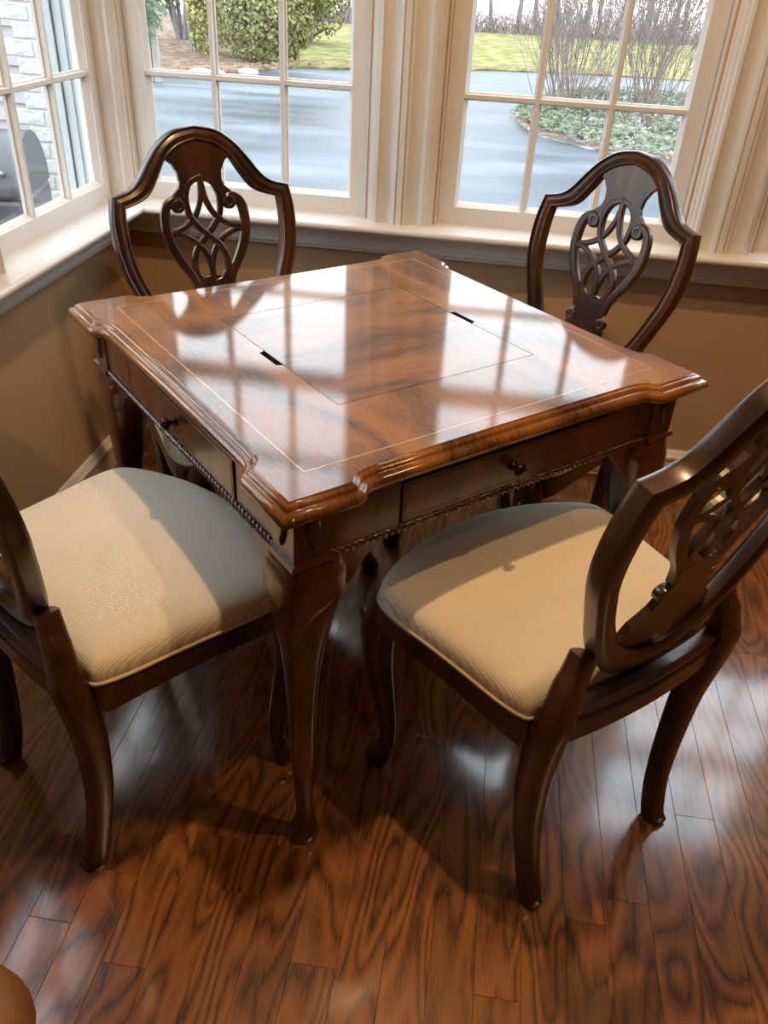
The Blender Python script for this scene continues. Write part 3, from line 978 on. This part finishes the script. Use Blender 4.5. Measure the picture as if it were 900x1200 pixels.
# ------------------------------------------------------------ tan leather ottoman, corner at the lower left
ot = empty('ottoman', (0.447, -2.215, 0), R(4))
tag(ot, 'tan creased leather ottoman, its rounded corner showing at the bottom left', 'ottoman')
def rbox(hx, hy, z0, z1, r, n=6):
    rs = []
    def ring(ins, z):
        q = []
        for cx, cy, a0 in ((1, 1, 0), (-1, 1, 90), (-1, -1, 180), (1, -1, 270)):
            for i in range(n + 1):
                a = R(a0 + 90 * i / n); rr = r
                q.append((cx * (hx - r) + (rr - ins) * math.cos(a), cy * (hy - r) + (rr - ins) * math.sin(a), z))
        return q
    e = min(r * 0.6, (z1 - z0) / 2.2)
    for i in range(5):
        a = R(90 * i / 4); rs.append(ring(e * (1 - math.sin(a)), z0 + e * (1 - math.cos(a))))
    for i in range(5):
        a = R(90 * i / 4); rs.append(ring(e * (1 - math.cos(a)), z1 - e * (1 - math.sin(a))))
    return MB().rings(rs, True, True, True)
obj('body', rbox(0.255, 0.255, 0.05, 0.30, 0.06), M_leather, ot)
obj('cushion', rbox(0.262, 0.262, 0.30, 0.40, 0.075), M_leather, ot)
for sx in (-1, 1):
    for sy in (-1, 1):
        obj('leg', MB().lathe([(0.018, 0), (0.024, 0.05)], (sx * 0.2, sy * 0.2, 0), n=12), M_chair, ot)
for (x, y, a, L) in ((0.205, 0.195, 1.9, 0.018), (0.235, 0.12, 1.3, 0.035), (0.243, 0.10, 1.35, 0.03), (0.15, 0.21, 2.2, 0.015)):
    cr_ = MB().tube([(x - math.cos(a) * L, y - math.sin(a) * L, 0.396), (x, y, 0.3985), (x + math.cos(a) * L, y + math.sin(a) * L, 0.396)], [0.001, 0.0025, 0.001], 6)
    obj('crease', cr_, M_crease, ot)

# ------------------------------------------------------------ outdoors
GZ = -0.30
def ground(name, poly, z, mat, label, cat):
    v_, f_ = fill([poly], z)
    f_ = [t if (Vector(v_[t[1]]) - Vector(v_[t[0]])).cross(Vector(v_[t[2]]) - Vector(v_[t[0]])).z > 0 else t[::-1] for t in f_]
    m = MB(); m.add(v_, f_)
    m.rings([[(x, y, z) for x, y in poly], [(x, y, z - 0.4) for x, y in poly]], True, False, False)
    o = obj(name, m, mat, None, fixn=False)
    o['kind'] = 'structure'
    return o
ground('driveway', [(-60, -40), (60, -40), (60, 60), (-60, 60)], GZ, M_asphalt, '', '')
ground('lawn', [(-2.9, 14.3), (-1.6, 14.9), (0.6, 16.4), (3.0, 17.0), (8, 17.5), (30, 18), (30, 29.8), (-4.6, 28.2), (-6.5, 27.5), (-4.2, 17.0), (-3.6, 14.6)], GZ + 0.03, M_lawn, '', '')
ground('pale_ground', [(-60, 31.5), (60, 31.5), (60, 59), (-60, 59)], GZ + 0.04, M_gravel, '', '')
ground('mulch_bed', [(-9.5, 11.2), (-4.7, 11.75), (-3.6, 12.9), (-2.9, 14.28), (-3.58, 14.58), (-4.25, 17.0), (-6.6, 27.5), (-22, 27.5), (-22, 12)], GZ + 0.03, M_mulch, '', '')
BED = [(1.15, 10.4), (1.22, 9.6), (1.5, 8.65), (2.1, 8.0), (2.95, 7.55), (4.2, 7.2), (6.5, 7.0), (8, 8), (7.5, 11), (5.0, 12.6), (3.0, 13.2), (1.8, 12.6)]
ground('planting_bed', BED, GZ + 0.015, M_frost, '', '')

def inside(p, poly):
    c = False; n = len(poly); j = n - 1
    for i in range(n):
        if (poly[i][1] > p[1]) != (poly[j][1] > p[1]) and p[0] < (poly[j][0] - poly[i][0]) * (p[1] - poly[i][1]) / (poly[j][1] - poly[i][1]) + poly[i][0]:
            c = not c
        j = i
    return c
def edge_d(p, poly):
    best = 9
    for i in range(len(poly)):
        a = Vector(poly[i - 1]); b = Vector(poly[i]); q = Vector(p); ab = b - a
        t = max(0, min(1, (q - a).dot(ab) / ab.length_squared)); best = min(best, (q - a - ab * t).length)
    return best
rnd = random.Random(5)
def leaf(m, c, s, nrm, rnd):
    n_ = Vector(nrm).normalized(); t = n_.orthogonal(); t.rotate(Matrix.Rotation(rnd.uniform(0, 2 * PI), 3, n_)); b = n_.cross(t)
    c = Vector(c)
    m.add([c - t * s, c + b * s * 0.6 + n_ * s * 0.2, c + t * s, c - b * s * 0.6 + n_ * s * 0.2], [(0, 1, 2), (0, 2, 3)])
m = MB(); cnt = 0
while cnt < 11000:
    p = (rnd.uniform(1.0, 6.5), rnd.uniform(7.0, 13.2))
    if not inside(p, BED): continue
    d = edge_d(p, BED)
    clump = math.sin(p[0] * 3.1 + 1) * math.sin(p[1] * 2.7) + 0.5 * math.sin(p[0] * 7 + p[1] * 5)
    if d > 0.55 and clump < 0.35: continue
    h = rnd.uniform(0.06, 0.22) * min(1, 0.4 + d)
    leaf(m, (p[0], p[1], GZ + 0.05 + h), rnd.uniform(0.016, 0.034), (rnd.uniform(-.7, .7), rnd.uniform(-.9, .3), 1), rnd)
    cnt += 1
tag(obj('ivy_ground_cover', m, M_ivy, fixn=False), 'green ivy ground cover filling the frosty island bed beyond the driveway', 'ivy', kind='stuff')
m = MB()
for i in range(900):
    t = rnd.random()
    if i < 500:
        x = -3.0 + 6.5 * t; y = 14.3 + (x + 2.9) * 0.52 + rnd.gauss(0, 0.22) + 0.25
        if x > 0.6: y = 16.4 + (x - 0.6) * 0.25 + rnd.gauss(0, 0.2) + .15
    elif i < 760:
        x = -4.9 + 2.2 * t; y = 11.8 + (x + 4.7) * 1.35 + rnd.gauss(0.3, 0.3)
    else:
        k = rnd.randrange(0, 5); t2 = rnd.random(); a = BED[k]; b = BED[k + 1]; x = a[0] + (b[0] - a[0]) * t2 + rnd.gauss(.02, 0.07); y = a[1] + (b[1] - a[1]) * t2 + rnd.gauss(.03, 0.07)
    leaf(m, (x, y, GZ + 0.06), rnd.uniform(0.015, 0.035), (rnd.uniform(-.5, .5), rnd.uniform(-.8, .2), 1), rnd)
tag(obj('fallen_leaves', m, M_leaf, fixn=False), 'scatter of brown fallen leaves along the edges of lawn and beds', 'leaves', kind='stuff')

def branch(mt_, mtw, p, d, L, r, depth, rnd, spread=0.5, thin=0.35, rise=0.15):
    """grows into mt_ (thick) or mtw (thin)"""
    pts = [Vector(p)]; dd = Vector(d).normalized(); n = 4 if depth > 0 else 3
    for i in range(n):
        dd = (dd + Vector((rnd.gauss(0, 0.12), rnd.gauss(0, 0.12), rnd.gauss(rise * 0.3, 0.08)))).normalized()
        pts.append(pts[-1] + dd * (L / n))
    rr = [r * (1 - 0.6 * i / n) for i in range(n + 1)]
    (mt_ if r > 0.012 else mtw).tube(pts, rr, 5 if r > 0.02 else 3, None, 2.0, r > 0.02, False)
    if depth == 0: return
    k = 4 if depth > 1 else 3
    for i in range(k):
        t = 0.35 + 0.65 * (i + rnd.random()) / k
        q = min(int(t * n), n - 1); pos = pts[q].lerp(pts[q + 1], t * n - q)
        nd = (dd + Vector((rnd.gauss(0, spread), rnd.gauss(0, spread), rnd.gauss(rise, 0.25)))).normalized()
        branch(mt_, mtw, pos, nd, L * rnd.uniform(0.45, 0.7), r * rnd.uniform(0.45, 0.6), depth - 1, rnd, spread, thin, rise)

def shrub_meshes(seed, stems, h, lean):
    rn = random.Random(seed); a = MB(); b = MB()
    for i in range(stems):
        an = rn.uniform(0, 2 * PI); rad = abs(rn.gauss(0, 0.2))
        p = (math.cos(an) * rad, math.sin(an) * rad, 0)
        branch(a, b, p, (math.cos(an) * lean * rn.random() * 1.4, math.sin(an) * lean * rn.random() * 1.4, 1), h * rn.uniform(0.6, 1), rn.uniform(0.007, 0.012), 3, rn, 0.42, rise=0.2)
    return a.mesh('stems'), b.mesh('twigs')
variants = [shrub_meshes(11 + i, 34, 2.0, 0.6) for i in range(3)]
for a, b in variants:
    a.materials.append(M_twig); b.materials.append(M_twig2)
shrub_words = ['at the front tip of the ivy bed', 'left of centre in the ivy bed', 'in the middle of the ivy bed', 'towards the right of the ivy bed', 'at the far right of the ivy bed', 'at the back of the ivy bed', 'behind on the right of the ivy bed']
for i, (x, y, s) in enumerate([(1.8, 9.9, 0.8), (2.0, 11.6, 1.0), (3.0, 10.2, 0.95), (3.9, 9.0, 0.9), (4.6, 10.5, 1.1), (3.1, 12.2, 1.0), (5.6, 12.0, 1.1)]):
    r_ = empty('bare_shrub', (x, y, GZ + 0.04), i * 1.3); r_.scale = (s, s, s)
    tag(r_, 'leafless twiggy shrub ' + shrub_words[i], 'shrub', 'bare shrubs in the ivy bed')
    a, b = variants[i % 3]
    obj('stems', a, None, r_); o = obj('twigs', b, None, r_); o['kind'] = 'stuff'

def tree_meshes(seed, h):
    rn = random.Random(seed); a = MB(); b = MB()
    pts = [Vector((0, 0, -0.1))]; d = Vector((rn.gauss(0, .05), rn.gauss(0, .05), 1))
    for i in range(6):
        d = (d + Vector((rn.gauss(0, .06), rn.gauss(0, .06), 0.1))).normalized(); pts.append(pts[-1] + d * h / 6)
    a.tube(pts, [0.085 * (1 - 0.12 * i) for i in range(7)], 8)
    for i in range(16):
        t = rn.uniform(0.12, 0.97) * 6; q = min(int(t), 5); p = pts[q].lerp(pts[q + 1], t - q)
        an = rn.uniform(0, 2 * PI)
        branch(b, b, p, (math.cos(an) * .5, math.sin(an) * .5, 1.0), h * rn.uniform(0.06, 0.11), 0.03, 2, rn, 0.35)
    return a.mesh('trunk'), b.mesh('branches')
tv = [tree_meshes(40 + i, 6.5 + i * 0.6) for i in range(3)]
for a, b in tv: a.materials.append(M_bark); b.materials.append(M_bark)
rt = random.Random(12)
spots = [(-7.0 + i * 0.72 + rt.uniform(-.1, .1), 28.9 + (i % 2) * 1.5 + rt.uniform(-.2, .2)) for i in range(20)]
for i, (x, y) in enumerate(spots):
    r_ = empty('bare_tree', (x, y, GZ), i * 2.1)
    s = 0.85 + 0.25 * ((i * 37) % 10) / 10; r_.scale = (s, s, s)
    side_ = 'centre' if x < -1.5 else 'right'
    tag(r_, 'thin leafless grey tree beyond the lawn, %s tree of the row from the left' % ['first', 'second', 'third', 'fourth', 'fifth', 'sixth', 'seventh', 'eighth', 'ninth', 'tenth', 'eleventh', 'twelfth', 'thirteenth', 'fourteenth', 'fifteenth', 'sixteenth', 'seventeenth', 'eighteenth', 'nineteenth', 'twentieth'][i], 'tree', 'bare trees beyond the lawn')
    a, b = tv[i % 3]
    obj('trunk', a, None, r_); o = obj('branches', b, None, r_); o['kind'] = 'stuff'
# low brush under the trees
m = MB(); rn = random.Random(3)
for i in range(2600):
    x = rn.uniform(-9, 12); y = rn.uniform(28.6, 31.2)
    p = Vector((x, y, GZ)); h = rn.uniform(0.25, 0.75)
    m.tube([p, p + Vector((rn.gauss(0, .12), rn.gauss(0, .12), h * .6)), p + Vector((rn.gauss(0, .25), rn.gauss(0, .2), h))], [0.016, 0.012, 0.006], 3, None, 2, False, False)
tag(obj('brush', m, M_twig2, fixn=False), 'low brown brush under the row of bare trees', 'brush', kind='stuff')

def bush(name, loc, rx, ry, rz_, n, size, mat, seed, label, cat, lobes=9):
    rn = random.Random(seed)
    r_ = empty(name, loc); tag(r_, label, cat)
    m = MB()
    L = [(rn.uniform(-.55, .55) * rx, rn.uniform(-.55, .55) * ry, rn.uniform(0.25, 0.9) * rz_, rn.uniform(.38, .6)) for _ in range(lobes)]
    for i in range(n):
        c = L[i % lobes]
        d = Vector((rn.gauss(0, 1), rn.gauss(0, 1), rn.gauss(0, 1))).normalized()
        k = c[3] * rn.uniform(0.75, 1.05)
        p = (c[0] + d.x * rx * k, c[1] + d.y * ry * k, c[2] + d.z * rz_ * 0.55 * k)
        if p[2] < 0.02: continue
        leaf(m, p, size * rn.uniform(0.6, 1.3), d + Vector((rn.gauss(0, .5), rn.gauss(0, .5), rn.gauss(0.2, .5))), rn)
    o = obj('foliage', m, mat, r_, fixn=False); o['kind'] = 'stuff'
    s = MB()
    for i in range(6):
        a = i * 1.05
        s.tube([(0.1 * math.cos(a), 0.1 * math.sin(a), -0.05), (0.3 * rx * math.cos(a), 0.3 * ry * math.sin(a), rz_ * .4), (0.45 * rx * math.cos(a), 0.45 * ry * math.sin(a), rz_ * 0.8)], [0.05, 0.035, 0.015], 6)
    obj('stem', s, M_bark, r_)
    return r_
bush('arborvitae', (-3.75, 14.9, GZ), 1.15, 1.0, 2.9, 24000, 0.034, M_arbor, 21, 'large olive green arborvitae bush beside the lawn', 'bush')
bush('arborvitae', (-5.35, 15.9, GZ), 0.62, 0.62, 3.2, 15000, 0.034, M_arbor2, 22, 'yellow green arborvitae bush beside the grey fence post', 'bush')
bush('arborvitae', (-6.5, 18.3, GZ), 1.7, 1.0, 3.8, 16000, 0.045, M_arbor, 23, 'tall dark evergreen behind the grey fence post', 'bush')
bush('arborvitae', (-3.9, 19.4, GZ), 1.2, 0.9, 3.4, 12000, 0.045, M_arbor, 24, 'dark evergreen bush on the mulch behind the olive arborvitae', 'bush')
# pine bough hanging into the view at the upper left of the centre window
pn = empty('pine_tree', (-4.95, 10.9, GZ))
tag(pn, 'pine tree with hanging green needles at the upper left of the centre window', 'tree')
m = MB(); m.tube([(-0.55, 0.3, -0.1), (-0.5, 0.3, 1.5), (-0.45, 0.3, 4.5)], [0.12, 0.10, 0.05], 8)
obj('trunk', m, M_bark, pn)
rn = random.Random(9); m = MB(); nd = MB()
for k in range(30):
    z = rn.uniform(0.8, 1.7)
    p0 = Vector((-0.48, 0.3, z + 0.35)); p1 = Vector((rn.uniform(0.45, 1.08), rn.uniform(-0.45, -0.1), z - rn.uniform(0.0, 0.3)))
    mid = p0.lerp(p1, .5) + Vector((0, 0, 0.15))
    m.tube([p0, mid, p1], [0.015, 0.01, 0.004], 4)
    for j in range(110):
        t = rn.uniform(0.25, 1); q = (p0.lerp(mid, t * 2) if t < .5 else mid.lerp(p1, t * 2 - 1))
        d = Vector((rn.gauss(0, .5), rn.gauss(0, .5), -abs(rn.gauss(.6, .4)))).normalized() * rn.uniform(.08, .16)
        s = d.orthogonal().normalized() * 0.008
        nd.add([q - s, q + s, q + d], [(0, 1, 2)])
obj('bough', m, M_bark, pn); o = obj('needles', nd, M_pine, pn, fixn=False); o['kind'] = 'stuff'
po = empty('fence_post', (-4.36, 11.05, GZ))
tag(po, 'weathered grey wooden fence post below the hanging pine needles', 'post')
obj('board', MB().box(-0.10, -0.008, -0.02, 0.02, 0, 1.3), M_post, po, 0.004)
obj('board', MB().box(0.008, 0.10, -0.02, 0.02, 0, 1.3), M_post, po, 0.004)
obj('board', MB().box(-0.10, 0.10, 0.0205, 0.06, 0, 1.25), M_post, po, 0.004)
rn = random.Random(2)
for (x, y, s, lab) in ((-4.0, 12.15, 0.13, 'pale flat field stone on the mulch beside the fence post'), (-3.75, 12.2, 0.11, 'smaller pale field stone right of the flat one on the mulch'),
                  (-3.35, 12.7, 0.12, 'whitish stone at the foot of the olive arborvitae bush')):
    ring = []
    m = MB(); rs = []
    for zz, k in ((0, .9), (.35, 1.05), (.7, .9), (.9, .5)):
        rs.append([(s * k * math.cos(2 * PI * i / 10) * (1.4 + .15 * math.sin(3 * i)), s * k * math.sin(2 * PI * i / 10), zz * s * 0.8) for i in range(10)])
    m.rings(rs, True, True, True)
    o = obj('field_stone', m, M_stone); o.location = (x, y, GZ + 0.02)
    tag(o, lab, 'stone', 'field stones on the mulch')

# --- what shows through the left window: painted brick pier, grey siding, grill
pier = empty('brick_pier', (-1.33, 1.95, GZ), R(-4))
tag(pier, 'white painted rough brick pier outside the left window', 'pier')
BW, BH, J = 0.205, 0.068, 0.010
obj('core', MB().box(-0.045, 0.44, 0.004, 0.11, 0, 2.7), M_mortar, pier)
bricks = []
rn = random.Random(77)
for k in range(4):
    hx = (BW if k < 3 else BW / 2 - J / 2)
    m = MB(); rs = []
    for d, ins in ((0.06, 0), (0.003, 0), (-0.002, 0.005)):
        base_ = [(-0.5, -0.5), (-0.2, -0.52), (0.15, -0.48), (0.5, -0.5), (0.5, 0), (0.5, 0.5), (0.1, 0.53), (-0.25, 0.48), (-0.5, 0.5), (-0.5, 0)]
        rs.append([(x * (hx - 2 * ins) + rn.uniform(-.002, .002), d + rn.uniform(-.002, .002), z * (BH - 2 * ins) + rn.uniform(-.002, .002)) for x, z in base_])
    m.rings(rs, True, True, False)
    me = m.mesh('brick'); me.materials.append(M_brick)
    bm = bmesh.new(); bm.from_mesh(me); bmesh.ops.recalc_face_normals(bm, faces=bm.faces); bm.to_mesh(me); bm.free()
    bricks.append(me)
for row in range(34):
    z = 0.04 + row * (BH + J)
    odd = row % 2
    xs = [0.06, 0.275, 0.4345] if not odd else [-0.0475, 0.1675, 0.3825]
    for i, x in enumerate(xs):
        halfb = not odd and i == 2
        o = bpy.data.objects.new('brick', bricks[3] if halfb else bricks[(row * 3 + i) % 3]); COL.objects.link(o)
        o.parent = pier; o.location = (x, 0, z)
sd = empty('sided_wall', (-3.05, 3.6, GZ))
tag(sd, 'grey lap sided house wall seen past the brick pier through the left window', 'wall')
obj('backing', MB().box(-2.5, 1.5, 0.03, 0.2, 0, 3.2), M_siding, sd)
lap = MB()
lap.add([(-2.5, 0.0, 0), (1.5, 0.0, 0), (1.5, 0.022, 0.118), (-2.5, 0.022, 0.118), (-2.5, 0.03, 0), (1.5, 0.03, 0), (1.5, 0.03, 0.118), (-2.5, 0.03, 0.118)],
        [(0, 1, 2, 3), (4, 7, 6, 5), (0, 4, 5, 1), (3, 2, 6, 7), (0, 3, 7, 4), (1, 5, 6, 2)])
lm = lap.mesh('siding_board'); lm.materials.append(M_siding)
for i in range(27):
    o = bpy.data.objects.new('siding_board', lm); COL.objects.link(o); o.parent = sd; o.location = (0, 0, i * 0.118)

gr = empty('gas_grill', (-1.20, 1.12, GZ), R(14))
tag(gr, 'dark grey lidded gas grill standing outside the left window', 'grill')
obj('cart', MB().box(-0.42, 0.28, -0.22, 0.22, 0.10, 0.62), M_grill, gr, 0.012)
for sx in (-0.36, 0.22):
    obj('door', MB().box(sx - 0.0, sx + 0.0 + 0.30 if sx < 0 else sx - 0.27, -0.235, -0.2205, 0.14, 0.58) if sx < 0 else MB().box(-0.045, 0.255, -0.235, -0.2205, 0.14, 0.58), M_grill, gr, 0.006)
obj('firebox', MB().box(-0.40, 0.26, -0.23, 0.23, 0.62, 0.74), M_grill, gr, 0.02)
m = MB(); rs = []
for x in (-0.40, 0.26):
    rs.append([(x, 0.23 * math.cos(R(a)) , 0.74 + 0.24 * math.sin(R(a))) for a in range(0, 181, 15)])
m.rings(rs, True, True, True)
obj('lid', m, M_grill, gr)
obj('lid_handle', MB().tube([(-0.33, -0.21, 0.84), (-0.33, -0.27, 0.86), (0.19, -0.27, 0.86), (0.19, -0.21, 0.84)], 0.012, 8), M_steel, gr)
obj('side_shelf', MB().box(0.285, 0.56, -0.2, 0.2, 0.60, 0.63), M_steel, gr, 0.006)
for sx in (-0.38, 0.24):
    for sy in (-0.18, 0.18):
        obj('caster', MB().lathe([(0.045, -0.018), (0.05, -0.01), (0.05, 0.01), (0.045, 0.018)], (sx, sy, 0.05), 'Y', 14), M_grill, gr)
